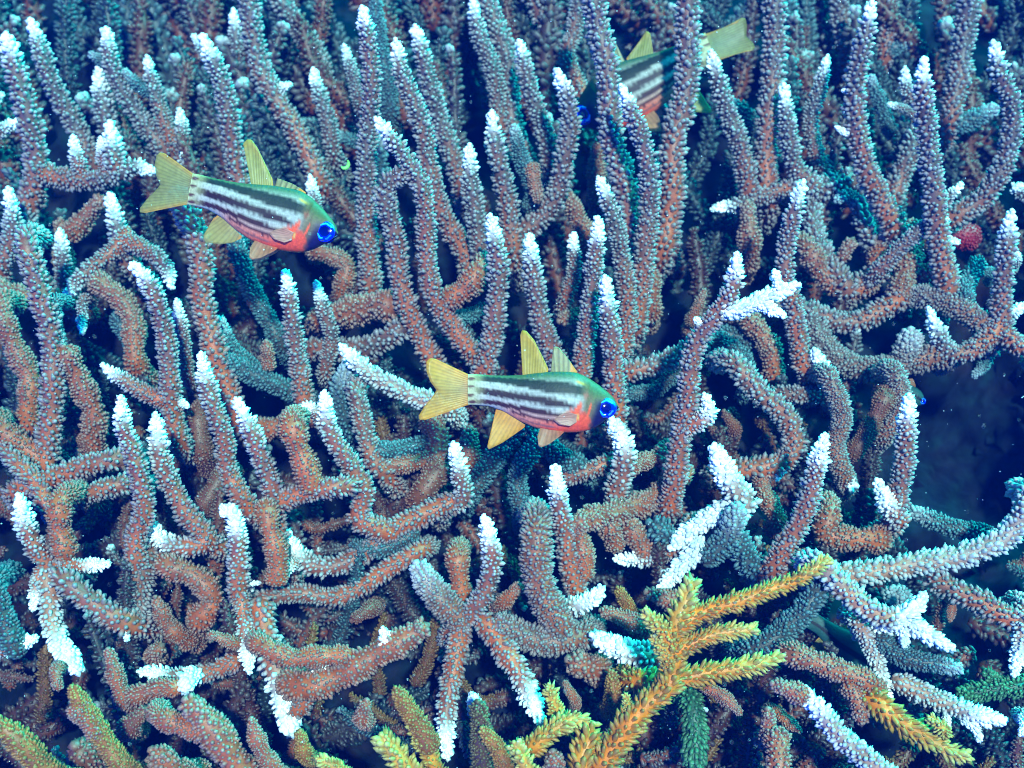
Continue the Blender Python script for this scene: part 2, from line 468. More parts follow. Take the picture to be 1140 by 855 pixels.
G b y3 800,700 830,800 880,870|60,70|.2
G bn y3 520,700 600,730 680,740|80,80|.4|.05
G b y3 480,800 540,860|100,100|.5
G o y3 955,740 965,800|70,60|.3
G y y3 1005,825 1060,855 1110,890|50,70|-.8
G w y3 375,805 385,880|44,60|-.5
I y y4 968,822 880,790 780,730 690,660|60,118|-.2|.05
I y y4 835,690 880,730|50,60|-.1
I g y5 1020,545 1060,590 1140,600|60,80|.6|.05
I g y5 930,620 1010,605 1090,600|70,80|.7|.05
I g y5 90,860 95,760 85,670|100,80|.5
I o y5 120,780 105,730|70,50|.3
C e s1 730,450 760,480|70,70|2.5
'''
G1 = 'staghorn coral clumps of the thicket'; G2 = 'yellow and green coral clumps along the bottom'
def sc_(l, name='staghorn_coral', cat='coral', g=G1): return (name, l, cat, g)
HCOL = (.0, .005, .060, 1); HDEN = 0.80
COLONY = {
 'k0': sc_('dim blue-grey coral branches in the far background along the top edge'),
 'k1': sc_('tall coral at the upper left edge with a white-tipped arm reaching the fish tail'),
 'k2': sc_('slim blue-tinted upright branches between the upper left edge and the left fish tail'),
 'k3': sc_('leaning coral fingers above and behind the upper left fish'),
 'k4': sc_('coral arch below the left fish tail with white tips curling downward'),
 'k4b': sc_('short dim coral stubs behind the head of the upper left fish'),
 'k5': sc_('thick brown upright coral column along the left edge at mid height'),
 'k6': sc_('white-tipped coral column standing beside the hanging white tip on the left'),
 'k7': sc_('coral column rising behind the belly of the left fish, two slim fingers to its right'),
 'k8': sc_('tallest straight coral column just right of the upper left fish'),
 'k9': sc_('pair of long branches leaning left, right of the tallest straight column'),
 'k10': sc_('coral branch looped like an arch, left of centre above the middle fish tail'),
 'k11': sc_('cluster of upright white-tipped fingers above the middle fish tail'),
 'k12': sc_('curved coral branches left of the top fish, bending down to the lower left'),
 'k13': sc_('coral columns that cross in front of the head of the top fish'),
 'k14': sc_('coral columns that cross in front of the tail of the top fish'),
 'k15': sc_('group of white-tipped fingers right behind the dorsal fin of the middle fish'),
 'k16': sc_('white-tipped coral arm pointing left toward the tail of the middle fish from below'),
 'k17': sc_('two leaning white-tipped fingers in the lower left middle, above an orange gap'),
 'k18': sc_('pair of close parallel fingers left of centre with a stubby hooked tip below'),
 'k19': sc_('long curved arm under the middle fish ending in two upright white tips'),
 'k20': sc_('branches right of the top fish tail with a short white-tipped finger in front'),
 'k21': sc_('tall thick coral column with small side nubs at the upper right'),
 'k22': sc_('upright coral with a three-pointed white top at the upper right'),
 'k23': sc_('curved coral horn sweeping up along the right edge near the top'),
 'k24': sc_('purple-grey finger and sideways pale tip in the middle of the upper right'),
 'k25': sc_('big leaning branch right of the middle fish with forked pure white side tips'),
 'k26': sc_('winding brown branch with a small white finger right of the big white fork'),
 'k27': sc_('dense grey curved branches forming bowls at the right, white fingers on them'),
 'k28': sc_('white-tipped finger standing beside the dark blue hole on the right'),
 'k29': sc_('bright pure white slanting tips above the yellow coral with a finger beside'),
 'k30': sc_('long pale branches running in from the right edge at the lower right'),
 'k31': sc_('bright white forked coral with spread tips at the lower right'),
 'k32': sc_('pale branch heading to the bottom edge right of the yellow coral'),
 'k33': sc_('white-tipped clump at the lower left edge with a tip hanging down'),
 'k34': sc_('lower left clump with a level white-tipped arm over red stubs'),
 'k35': sc_('thick reddish cut-off branch with a small white finger left of bottom centre'),
 'k36': sc_('star-shaped coral clump at bottom centre with a finger up and two hanging down'),
 'k37': sc_('coral right of bottom centre with short blunt white tips beside the yellow coral'),
 'y1': ('yellow_coral', 'large orange-yellow coral fanning out into pale pointed arms at lower right', 'coral', G2),
 'y2': ('yellow_coral', 'low yellow-green coral tips at the bottom edge left of the large yellow fan', 'coral', G2),
 'y3': ('yellow_coral', 'mustard and brown coral arms in the bottom left corner', 'coral', G2),
 'y4': ('yellow_coral', 'single yellow-green coral arm under the white tips at lower right', 'coral', G2),
 'y5': ('green_coral', 'dark green coral sprig beyond the yellow-green arm at lower right', 'coral', G2),
 's1': ('sponge', 'round reddish sponge lump behind the pale branches at upper right', 'sponge', None),
}
# ------------------------------------------------------------------ coral branches
# per kind: core colour by tip / old end, corallite colour, spacing, height, lean, core radius share
KIND = {
 'l': dict(c0=(.085,.055,.05), c1=(.44,.085,.022), k=(.27,.245,.245), sp=.215, h=.9, lean=.36, core=.74, rad=.345),
 'd': dict(c0=(.12,.07,.06), c1=(.30,.08,.03), k=(.26,.21,.20), sp=.145, h=1.1, lean=.2, core=.88, rad=.40),
 'b': dict(c0=(.24,.065,.03), c1=(.44,.085,.02), k=(.30,.18,.14), sp=.17, h=.75, lean=.3, core=.87, rad=.34),
 't': dict(c0=(.03,.06,.065), c1=(.06,.045,.035), k=(.08,.17,.18), sp=.17, h=1.0, lean=.45, core=.8, rad=.40),  # shaded branches: the teal cast of the shade is put into the colour
 'v': dict(c0=(.26,.20,.19), c1=(.38,.14,.08), k=(.52,.52,.53), sp=.215, h=.9, lean=.45, core=.74, rad=.36),
 'w': dict(c0=(.88,.88,.88), c1=(.60,.58,.58), k=(.93,.93,.93), sp=.23, h=1.0, lean=.8, core=.7, rad=.42),
 'y': dict(c0=(.50,.20,.012), c1=(.70,.17,.003), k=(.36,.22,.03), sp=.235, h=1.3, lean=.8, core=.66, rad=.33),
 'o': dict(c0=(.34,.12,.015), c1=(.26,.07,.018), k=(.34,.16,.03), sp=.16, h=.9, lean=.7, core=.82, rad=.36),
 'g': dict(c0=(.03,.10,.04), c1=(.02,.06,.04), k=(.06,.18,.07), sp=.18, h=1.2, lean=.8, core=.76, rad=.40),
 'e': dict(c0=(.20,.05,.02), c1=(.14,.04,.02), k=(.25,.10,.07), sp=.14, h=.55, lean=.2, core=.9, rad=.30),
 'm': dict(c0=(.09,.03,.025), c1=(.06,.03,.02), k=(.14,.10,.03), sp=.13, h=1.0, lean=.3, core=.82, rad=.40),
}
def catmull(P, n):
    P = np.asarray(P); m = len(P)
    if m == 2:
        t = np.linspace(0, 1, n)[:, None]; return P[0] * (1 - t) + P[1] * t
    Q = np.vstack([2 * P[0] - P[1], P, 2 * P[-1] - P[-2]])
    out = []
    for i in range(m - 1):
        t = np.linspace(0, 1, 12, endpoint=False)[:, None]
        a, b, c, d = Q[i], Q[i + 1], Q[i + 2], Q[i + 3]
        out.append(0.5 * (2 * b + (c - a) * t + (2 * a - 5 * b + 4 * c - d) * t ** 2 + (3 * b - a - 3 * c + d) * t ** 3))
    out.append(P[-1:]); out = np.vstack(out)
    L = np.r_[0, np.cumsum(np.linalg.norm(np.diff(out, axis=0), axis=1))]
    s = np.linspace(0, L[-1], n)
    return np.stack([np.interp(s, L, out[:, k]) for k in range(3)], axis=1)
def frames(P):
    T = np.gradient(P, axis=0); T /= np.linalg.norm(T, axis=1)[:, None] + 1e-12
    U = np.zeros_like(P); u = np.cross(T[0], [0.3, 0.5, 0.8]); u /= np.linalg.norm(u)
    for i in range(len(P)):
        u = u - T[i] * np.dot(u, T[i]); u /= np.linalg.norm(u); U[i] = u
    return T, U, np.cross(T, U)
def branch_geo(P3, r0, r1, kd, tipped, cheap=False, wl=1.15, rng=RNG, dim=1.0, old_=0.0, cone=4.4):
    """P3 from tip to base; returns sections [(smin,smax,verts,faces,sizes,cols)] as one list of pieces with per-piece s"""
    K = KIND[kd]
    Ltot = np.sum(np.linalg.norm(np.diff(P3, axis=0), axis=1))
    rm = 0.5 * (r0 + r1)
    nr = int(np.clip(Ltot / (rm * 0.6), 5, 50))
    P = catmull(P3, nr)
    seed = rng.uniform(0, 50)
    s = np.linspace(0, Ltot, nr)
    wob = np.stack([np.sin(s / rm * f + seed * (k + 1)) for k, f in enumerate((.55, .8, .67))], axis=1) * rm * 0.09
    P = P + wob
    T, U, V = frames(P)
    Rg = (r0 + (r1 - r0) * np.clip(s / Ltot, 0, 1) ** 0.75)
    Rg = Rg * (1 + (0.16 if kd in 'ebm' else 0.03) * np.sin(s / rm * 2.1 + seed * 2) + 0.05 * np.sin(s / rm * 1.3 + seed) + .03 * np.sin(s / rm * 3.1 + 2 * seed))
    def radius(x):
        base = np.interp(x, s, Rg) * K['core']
        if tipped: base = base * (0.52 + 0.48 * sstep(-0.4 * r0, cone * r0, x)) * np.sqrt(np.clip(1 - (1 - np.clip(x / (0.45 * r0), 0, 1)) ** 2, 0.0, 1))
        else: base = base * np.sqrt(np.clip(1 - (1 - np.clip(x / (0.9 * r0), 0, 1)) ** 2, 0.0, 1))
        return base * np.sqrt(np.clip(1 - (1 - np.clip((Ltot - x) / (0.8 * r1), 0.02, 1)) ** 2, 0.0, 1))
    xs = np.r_[0.0, 0.06 * r0, 0.2 * r0, 0.5 * r0, np.linspace(0.9 * r0, Ltot - .8 * r1, max(4, nr - 3)) if Ltot > 1.9 * (r0 + r1) / 2 else 0.6 * Ltot, Ltot - .45 * r1, Ltot - .12 * r1, Ltot]; xs = np.unique(np.clip(xs, 0, Ltot))
    def cent(x): return np.stack([np.interp(x, s, P[:, k]) for k in range(3)], axis=1)
    def fr(x):
        t = np.stack([np.interp(x, s, T[:, k]) for k in range(3)], axis=1); t /= np.linalg.norm(t, axis=1)[:, None]
        u = np.stack([np.interp(x, s, U[:, k]) for k in range(3)], axis=1); u -= t * np.sum(t * u, axis=1)[:, None]; u /= np.linalg.norm(u, axis=1)[:, None]
        return t, u, np.cross(t, u)
    wlen = wl * 2 * r0
    old = np.array(K['c1']); young = np.array(K['c0']); kc = np.array(K['k'])
    vary = rng.uniform(-0.5, 0.5)
    def colour(x, h, ph):
        f = sstep(0.20, 0.90, x / max(Ltot, 9 * r0) + vary * 0.25)
        n = 0.5 + 0.5 * np.sin(x / rm * 1.1 + seed * 3 + 2 * np.sin(ph + seed)) * np.sin(ph * 2 + x / rm * .7 + seed)
        f = np.clip(f * 0.8 + 0.40 * (n - 0.30) + old_, 0, 1)
        core = young * (1 - f[:, None]) + old * f[:, None]
        top = kc * (1 - 0.30 * f[:, None])
        c = core * (1 - h[:, None]) + top * h[:, None]
        if kd in 'lv' and tipped:
            w = 1 - sstep(0.55 * wlen, 1.75 * wlen, x + (h - .5) * -0.4 * wlen)
            w2 = 0.30 * (1 - sstep(1.0 * wlen, 3.2 * wlen, x)) * h
            w = np.maximum(w, w2)[:, None]
            c = c * (1 - w) + np.array([.93, .93, .92]) * w
        if kd in 'y' and tipped:
            w = (1 - sstep(0.2 * wlen, 2.6 * wlen, x))[:, None] * (0.35 + 0.5 * h[:, None]); c = c * (1 - w) + np.array([.46, .38, .10]) * w
        if kd in 'dt' and tipped:
            w = 0.35 * (1 - sstep(0.2 * wlen, 1.2 * wlen, x))[:, None]; c = c * (1 - w) + np.array([.6, .6, .62]) * w
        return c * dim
    pieces = []
    seg = 7 if cheap else 11
    ang = np.linspace(0, 2 * np.pi, seg, endpoint=False)
    def tube(x):
        c = cent(x); t, u, v = fr(x); r = radius(x)
        ring = c[:, None, :] + r[:, None, None] * (np.cos(ang)[None, :, None] * u[:, None, :] + np.sin(ang)[None, :, None] * v[:, None, :])
        verts = ring.reshape(-1, 3)
        X = np.repeat(x, seg); A = np.tile(ang, len(x))
        cols = colour(X, np.full(len(X), 0.0), A)
        q = quads(len(x), seg)
        f = list(q.ravel()); fs = [4] * len(q)
        cap = [(len(x) - 1) * seg + j for j in range(seg)]
        f += cap; fs.append(seg)
        f += list(range(seg))[::-1]; fs.append(seg)
        return verts, np.array(f), np.array(fs), cols
    def nubs(a, b):
        sp = K['sp'] * 2 * rm * (1.95 if cheap else 1.09)
        xs_ = []; ph_ = []; sz_ = []
        x = max(a, 0.10 * r0) + sp * 0.25; row = 0
        off = rng.uniform(0, 6)
        while x < b:
            r = float(radius(np.array([x]))[0])
            n = max(4, int(round(2 * np.pi * r / (sp * 0.98))))
            p = (np.arange(n) + 0.5 * (row % 2)) / n * 2 * np.pi + off
            p = p + rng.normal(0, 0.16 * 2 * np.pi / n, n)
            xs_.append(np.clip(x + rng.normal(0, 0.16 * sp, n), a, b)); ph_.append(p); sz_.append(rng.uniform(0.62, 1.28, n))
            x += sp * (0.80 if x > r0 else 0.62); row += 1
        if a <= 0: xs_.append(np.array([0.02 * r0])); ph_.append(np.array([0.])); sz_.append(np.array([1.5]))
        if not xs_: return None
        X = np.concatenate(xs_); A = np.concatenate(ph_); Z = np.concatenate(sz_)
        c = cent(X); t, u, v = fr(X); r = radius(X)
        N = np.cos(A)[:, None] * u + np.sin(A)[:, None] * v
        p = c + N * (r * 0.97)[:, None]
        nearw = (1 - sstep(0, 2.2 * r0, X))[:, None] if tipped else 0
        d = N - t * (K['lean'] + 0.6 * nearw) + rng.normal(0, .16, (len(X), 3)); d /= np.linalg.norm(d, axis=1)[:, None]
        if a <= 0: d[-1] = -t[-1]; p[-1] = c[-1] - t[-1] * 0.0
        w1 = np.cross(d, t + 0.01); w1 /= np.linalg.norm(w1, axis=1)[:, None]; w2 = np.cross(d, w1)
        rad = sp * K['rad'] * Z * (1 + .25 * (X < 1.6 * r0) * tipped); hh = sp * K['h'] * Z * rng.uniform(.8, 1.25, len(X)) * ((.62 + .38 * sstep(.3 * r0, 2.4 * r0, X)) if tipped and kd in 'lvw' else 1)
        if a <= 0: rad[-1] = r0 * 0.36 * K['core']*1.05; hh[-1] = r0 * 0.34
        view = p - CAM; view /= np.linalg.norm(view, axis=1)[:, None]
        back = np.sum(N * view, axis=1) > 0.15
        verts = []; faces = []; sizes = []; cols = []; off_ = 0
        for sel, sg, prof in ((~back, 4 if cheap else 5, [(.98, -.30, .05), (1.02, .58, .85)]), (back, 3 if cheap else 4, [(1.15, -.1, .4)])):
            if cheap and sg == 3: continue
            idx = np.where(sel)[0]; n = len(idx)
            if not n: continue
            aa = np.linspace(0, 2 * np.pi, sg, endpoint=False)
            blocks = []; hs = []
            tap = 0.86 if K['h'] > 1.4 else 1.0
            for j, (pr, pz, ph) in enumerate(prof):
                pr2 = pr * (tap ** j)
                blocks.append(p[idx, None, :] + (rad[idx] * pr2)[:, None, None] * (np.cos(aa)[None, :, None] * w1[idx, None, :] + np.sin(aa)[None, :, None] * w2[idx, None, :]) + (hh[idx] * pz)[:, None, None] * d[idx, None, :])
                hs += [ph] * sg
            blocks.append((p[idx] + d[idx] * (hh[idx] * 1.0)[:, None])[:, None, :]); hs.append(1.0)
            B = np.concatenate(blocks, axis=1); nv = B.shape[1]
            verts.append(B.reshape(-1, 3))
            hv = np.tile(np.array(hs), n)
            jit = np.repeat(rng.uniform(.82, 1.12, n), nv)
            cols.append(np.clip(colour(np.repeat(X[idx], nv), hv, np.repeat(A[idx], nv)) * jit[:, None], 0, .93))
            q = quads(len(prof), sg)
            tri = np.array([[(len(prof) - 1) * sg + j, (len(prof) - 1) * sg + (j + 1) % sg, nv - 1] for j in range(sg)])
            base = (np.arange(n) * nv + off_)[:, None, None]
            faces.append((q[None] + base).reshape(-1)); sizes.append(np.full(n * len(q), 4))
            faces.append((tri[None] + base).reshape(-1)); sizes.append(np.full(n * len(tri), 3))
            off_ += n * nv
        return np.vstack(verts), np.concatenate(faces), np.concatenate(sizes), np.vstack(cols)
    def section(a, b):
        x = xs[(xs > a) & (xs < b)]; x = np.r_[a, x, b]
        g = tube(x); n = nubs(a, b)
        if n is None: return g
        o = len(g[0])
        return np.vstack([g[0], n[0]]), np.concatenate([g[1], n[1] + o]), np.concatenate([g[2], n[2]]), np.vstack([g[3], n[3]])
    tl = 1.9 * wlen * 0.5
    if tipped and kd in 'lv' and Ltot > 2.2 * tl:
        return [section(0.0, tl), section(tl, Ltot)]
    return [section(0.0, Ltot)]

TILE = {}
for i_, ch in enumerate('ABC'): TILE[ch] = (370 * i_, 0)
for i_, ch in enumerate('DEF'): TILE[ch] = (370 * i_, 270)
for i_, ch in enumerate('GHI'): TILE[ch] = (370 * i_, 555)
BR = {}
for ln in DATA.strip().split('\n'):
    if not ln or ln[0] == '#': continue
    f = ln.split('|'); h = f[0].split()
    tile, kd, key = h[0], h[1], h[2]; pts = []
    for tok in h[3:]:
        if ':' in tok: tile, tok = tok.split(':')
        x, y = map(float, tok.split(',')); ox, oy = TILE[tile]; pts.append((ox + x / 2.85, oy + y / 2.85))
    if len(pts) == 1: pts.append((pts[0][0] + 9, pts[0][1] + 14))
    w0, w1 = [float(v) / 2.85 * .90 for v in f[1].split(',')]
    L = float(f[2]) * 0.01 if len(f) > 2 else 0.01
    tipped = 'n' not in kd
    k = float(f[3]) if len(f) > 3 else (0.28 if tipped else 0.12)
    BR.setdefault(key, []).append((kd[0], tipped, np.array(pts), w0, w1, L, k))

def lift(pts, L, k):
    seg = np.r_[0, np.cumsum(np.linalg.norm(np.diff(pts, axis=0), axis=1))]
    zb = S(min(pts[-1][1], 900)) + L
    z = zb - k * (seg[-1] - seg) / FPX * zb
    return np.array([at(p[0], p[1], zz) for p, zz in zip(pts, z)]), z
def tail(P3, both, r, end=True):
    def ext(a, b):                                   # the old end runs on down into the thicket
        d = b - a; d /= np.linalg.norm(d) + 1e-9
        return np.array([b + d * r * 1.0 + FWD * r * 1.6 - UP * .001, b + d * r * 1.5 + FWD * r * 5.0 - UP * .004])
    out = np.vstack([P3, ext(P3[-2], P3[-1])]) if end else P3
    if both: out = np.vstack([ext(P3[1], P3[0])[::-1], out])
    return out
NB = 0
for key, lst in BR.items():
    name, label, cat, grp = COLONY[key]
    base = np.mean([lift(b[2], b[5], b[6])[0][-1] for b in lst], axis=0)
    root = thing(name, label, cat, base, grp)
    done = []
    def near(p, w):
        best = None
        for P_, Z_ in done:
            for i in range(len(P_) - 1):
                a, b = P_[i], P_[i + 1]; t = np.clip(np.dot(p - a, b - a) / (np.dot(b - a, b - a) + 1e-9), 0, 1)
                d = np.hypot(*(p - a - t * (b - a)))
                if d < max(13, w * .62) and (best is None or d < best[0]): best = (d, Z_[i] * (1 - t) + Z_[i + 1] * t)
        return None if best is None else best[1]
    for kd, tipped, pts, w0, w1, L, k in lst:
        P3, z = lift(pts, L, k)
        joined = [False, False]
        if key != 'k0':
            c = near(pts[-1], w1)
            if c is not None and abs(c - z[-1]) < (.12 if kd == 'w' else .06): z = z + (c - z[-1]); joined[1] = True
            if not tipped:
                c = near(pts[0], w0)
                if c is not None and abs(c - z[0]) < .06:
                    sg = np.r_[0, np.cumsum(np.linalg.norm(np.diff(pts, axis=0), axis=1))]; z = z + (c - z[0]) * (1 - sg / sg[-1]); joined[0] = True
            P3 = np.array([at(p[0], p[1], zz) for p, zz in zip(pts, z)])
            done.append((pts, z))
        zm = float(np.mean(z)); r0 = w0 / 2 / FPX * z[0]; r1 = w1 / 2 / FPX * z[-1]
        g = branch_geo(tail(P3, not tipped and not joined[0], r1, not joined[1]), r0, r1, kd, tipped, cheap=(key == 'k0'), cone=(1.8 if w0 > 26 else float(np.interp(pts[0][1], [200, 600], [4.4, 3.0]))), old_=np.interp(pts[-1][1], [100, 350, 600], [-.15, .02, .38]), wl=np.interp(pts[0][1], [0, 300, 700], [.85, 1.15, 1.6]))
        nm = {'e': 'encrusted_stub'}.get(kd, 'branch')
        b = mesh_obj(nm, *g[-1][:3], M_CORAL, g[-1][3], root, origin=base)
        if len(g) == 2: mesh_obj('tip', *g[0][:3], M_CORAL, g[0][3], b, origin=base)
        NB += 1
print('branches', NB)

# ------------------------------------------------------------------ the mass of coral and rubble behind
def px_noise(x, y, s=0.01, o=0.0): return mnoise.fractal(Vector((x * s, y * s, o)), 1.0, 2.0, 5)
def bed_depth(x, y):
    d = S(np.clip(y, -400, 1200)) + 0.085
    d += 0.06 * max(0.0, 1 - y / 320.0)
    hole = math.exp(-((x - 1085) / 110.0) ** 2 - ((y - 500) / 110.0) ** 2); d += 0.09 * hole
    d += 0.030 * px_noise(x, y, 0.012) + 0.012 * px_noise(x, y, 0.05, 4.0)
    return d
nx, ny = 260, 200
X = np.linspace(-900, 2040, nx); Y = np.linspace(-700, 1700, ny)
bv = []; bc = []
for y in Y:
    for x in X:
        bv.append(at(x, y, bed_depth(x, y)))
        n1 = px_noise(x, y, 0.02, 9.0); n2 = px_noise(x, y, 0.07, 2.0)
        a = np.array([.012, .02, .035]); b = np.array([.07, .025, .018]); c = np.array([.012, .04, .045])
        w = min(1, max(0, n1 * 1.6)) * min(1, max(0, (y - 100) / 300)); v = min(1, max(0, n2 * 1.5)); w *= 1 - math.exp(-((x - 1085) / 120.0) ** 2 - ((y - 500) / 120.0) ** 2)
        bc.append(((a * (1 - w) + b * w) * (1 - v) + c * v) * .55)  # gap shade put into the bed colour; no brown in the hollow
q = quads(ny, nx, closed=False)[:, ::-1]
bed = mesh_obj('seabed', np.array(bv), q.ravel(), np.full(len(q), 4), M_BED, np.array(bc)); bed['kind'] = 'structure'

rg = np.random.default_rng(21)
V_, F_, Z_, K_ = [], [], [], []; o_ = 0
for i in range(700):
    x = rg.uniform(-140, 1280); y = rg.uniform(-60, 960)
    if abs(x - 1095) < 130 and 385 < y < 620: continue
    top = y < 360; twig = i >= 480
    if twig: y = rg.uniform(430, 930); top = False
    if twig and abs(x - 1095) < 130 and y < 620: continue
    if top: ang = rg.normal(-98, 20)
    else: ang = rg.choice([rg.normal(-95, 25), rg.normal(10, 30), rg.normal(170, 30)])
    ln = rg.uniform(50, 120) if twig else rg.uniform(110, 230)
    dx, dy = math.cos(math.radians(ang)) * ln, math.sin(math.radians(ang)) * ln
    sag = rg.uniform(5, 40)
    pts = np.array([(x + dx, y + dy), (x + dx * .65 + rg.normal(0, 8), y + dy * .65 + sag * .7), (x + dx * .3, y + dy * .3 + sag), (x, y)])
    if np.any((np.abs(pts[:, 0] - 1085) < 85) & (np.abs(pts[:, 1] - 500) < 90)): continue
    kd = rg.choice(['t', 't', 'l', 'l', 'b'] if top else ['t', 'b', 'b', 'd', 'l', 't'])
    L = rg.uniform(.05, .10) if top else rg.uniform(.05, .085)
    if twig: L = rg.uniform(.030, .060)
    P3, z = lift(pts, L, .1)
    w = rg.uniform(12, 19) if twig else rg.uniform(19, 29)
    if twig: kd = rg.choice(['b', 'b', 'l', 'o', 't'])
    g = branch_geo(P3, w * .36 / FPX * z[0], w * .5 / FPX * z[-1], kd, True, cheap=True, rng=rg, dim=0.40 if top else (.50 if twig else .22), wl=.3)  # colours darkened to imitate light falling off into the gaps
    for s_ in g:
        V_.append(s_[0]); F_.append(s_[1] + o_); Z_.append(s_[2]); K_.append(s_[3]); o_ += len(s_[0])
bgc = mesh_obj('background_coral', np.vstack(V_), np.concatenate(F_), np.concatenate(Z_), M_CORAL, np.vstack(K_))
bgc['kind'] = 'stuff'; bgc['label'] = 'tangle of shade-darkened coral stubs down in the gaps between the branches'; bgc['category'] = 'coral'

# ------------------------------------------------------------------ fish
FS = 4.75; FD = 0.468                       # outline units per photo pixel; depth of the middle fish
UNIT = FD / FPX / FS
BEND = [0.0]
def bend(x): return BEND[0] * ((x - 640) / 400.0) ** 2 * 55 * np.sign(640 - x)
def fx(x, y, z=0.0): return np.array([(x - 640) * UNIT, (z + bend(x)) * UNIT, -(y - 455) * UNIT])
TOP = np.array([(300,316),(340,316),(400,322),(480,324),(560,322),(640,312),(720,303),(800,302),(860,306),(920,332),(980,372),(1030,412),(1062,444),(1080,474),(1086,492)], float)
BOT = np.array([(300,478),(340,480),(400,484),(480,512),(560,562),(640,598),(720,616),(800,624),(860,624),(920,616),(980,588),(1030,548),(1062,520),(1080,502),(1086,494)], float)
STR = [  # dark stripes: centre line and half width
 ([(318,338),(450,347),(600,366),(700,380),(800,390),(900,405),(985,420)], [11,12,20,28,30,24,10], (.014,.022,.014)),
 ([(328,398),(420,413),(520,428),(640,446),(760,468),(862,492)], [13,15,17,19,19,10], (.028,.010,.010)),
 ([(310,458),(420,464),(550,492),(700,520),(822,542)], [9,10,12,13,8], (.05,.014,.012)),
 ([(520,512),(600,532),(700,556),(790,574)], [5,8,8,4], (.09,.025,.02)),
 ([(560,548),(660,578),(760,596)], [3,5,3], (.30,.10,.08)),
]
def fish_colour(x, y, pale):
    ty = np.interp(x, TOP[:, 0], TOP[:, 1]); by = np.interp(x, BOT[:, 0], BOT[:, 1]); v = (y - ty) / (by - ty + 1e-6)
    n = x.shape[0]
    c = np.tile(np.array([.40, .36, .31]), (n, 1))
    def mixin(w, col):
        nonlocal c
        w = np.clip(w, 0, 1)[:, None]; c = c * (1 - w) + np.array(col) * w
    mixin(1 - sstep(.03, .24, v), (.06, .09, .03))                       # green back
    mixin(sstep(.60, .95, v) * sstep(430, 560, x), (.66, .18, .10))      # pink belly
    mixin(sstep(.74, 1.0, v) * sstep(560, 760, x), (.88, .08, .03))      # red under-edge
    for pts, hw, col in STR:
        p = np.array(pts, float); cy = np.interp(x, p[:, 0], p[:, 1]); h = np.interp(x, p[:, 0], hw) * 1.22
        e = np.minimum(sstep(p[0, 0] - 8, p[0, 0] + 12, x), 1 - sstep(p[-1, 0] - 30, p[-1, 0] + 14, x))
        wv = 1.8 * np.sin(x * .21) + 1.3 * np.sin(x * .083 + 2)
        mixin((1 - sstep(h * .72, h * 1.18, np.abs(y - cy + wv))) * e, col)
    mixin(.8 * (1 - sstep(296, 400, x)), (.50, .44, .20))
    # thin gold line over the head
    gl = np.interp(x, [860, 940, 1010], [352, 378, 416]); mixin((1 - sstep(4, 10, np.abs(y - gl))) * sstep(850, 880, x) * (1 - sstep(1000, 1020, x)), (.70, .38, .06))
    # head
    mixin(sstep(868, 925, x + (y - 470) * .12), (.16, .10, .05))
    mixin((1 - sstep(.15, .5, v)) * sstep(880, 940, x), (.07, .08, .02))
    mixin(sstep(935, 985, x + (y - 500) * .25) * sstep(.28, .5, v), (.006, .006, .05))
    mixin(sstep(925, 985, x) * sstep(.62, .9, v), (.012, .008, .06))
    # red gill cover: a ragged patch plus streaks
    rr = ((x - 862) / 62) ** 2 + ((y - 575) / 60) ** 2 + .35 * np.sin(x * .13) * np.sin(y * .11)
    mixin(1.0 - sstep(.8, 1.9, rr), (.85, .08, .03))
    for (x0, y0, x1, y1, w_) in ((885, 478, 800, 590, 13), (940, 480, 900, 600, 6), (880, 480, 842, 620, 8)):
        L2 = (x1 - x0) ** 2 + (y1 - y0) ** 2; t = np.clip(((x - x0) * (x1 - x0) + (y - y0) * (y1 - y0)) / L2, 0, 1)
        dd = np.hypot(x - (x0 + t * (x1 - x0)), y - (y0 + t * (y1 - y0))); mixin(1 - sstep(w_ * .5, w_ * 1.2, dd), (.92, .09, .03))
    mixin(.8 * (1 - sstep(6, 13, np.hypot(x - 872, y - 542))), (.60, .42, .10))
    mixin(1 - sstep(10, 20, np.hypot(x - 915, y - 428)), (.28, .09, .05))
    for (sx_, sy_) in ((296, 340), (292, 380), (290, 426), (300, 462)):
        mixin(1 - sstep(.6, 1.2, np.hypot((x - sx_ - 14) / 24, (y - sy_) / 9)), (.10, .03, .02))
    for k in range(14):
        xx = 605 + k * 19; yy = np.interp(xx, TOP[:, 0], TOP[:, 1]) + 9 + 2 * math.sin(k * 2.1)
        mixin(1 - sstep(5, 9, np.hypot(x - xx, y - yy)), (.03, .08, .06))
    c = c * .86
    sc1 = np.sin(x * .42 + y * .36) * np.sin(x * .42 - y * .36); c = c * (1 + .13 * sc1 * sstep(300, 360, x) * (1 - sstep(860, 930, x)))[:, None]
    if pale == 'dark': c = c * 0 + np.array([.012, .06, .05]) * (1 - sstep(.45, .5, v) * (1 - sstep(.62, .68, v)))[:, None] + 0.004
    return c
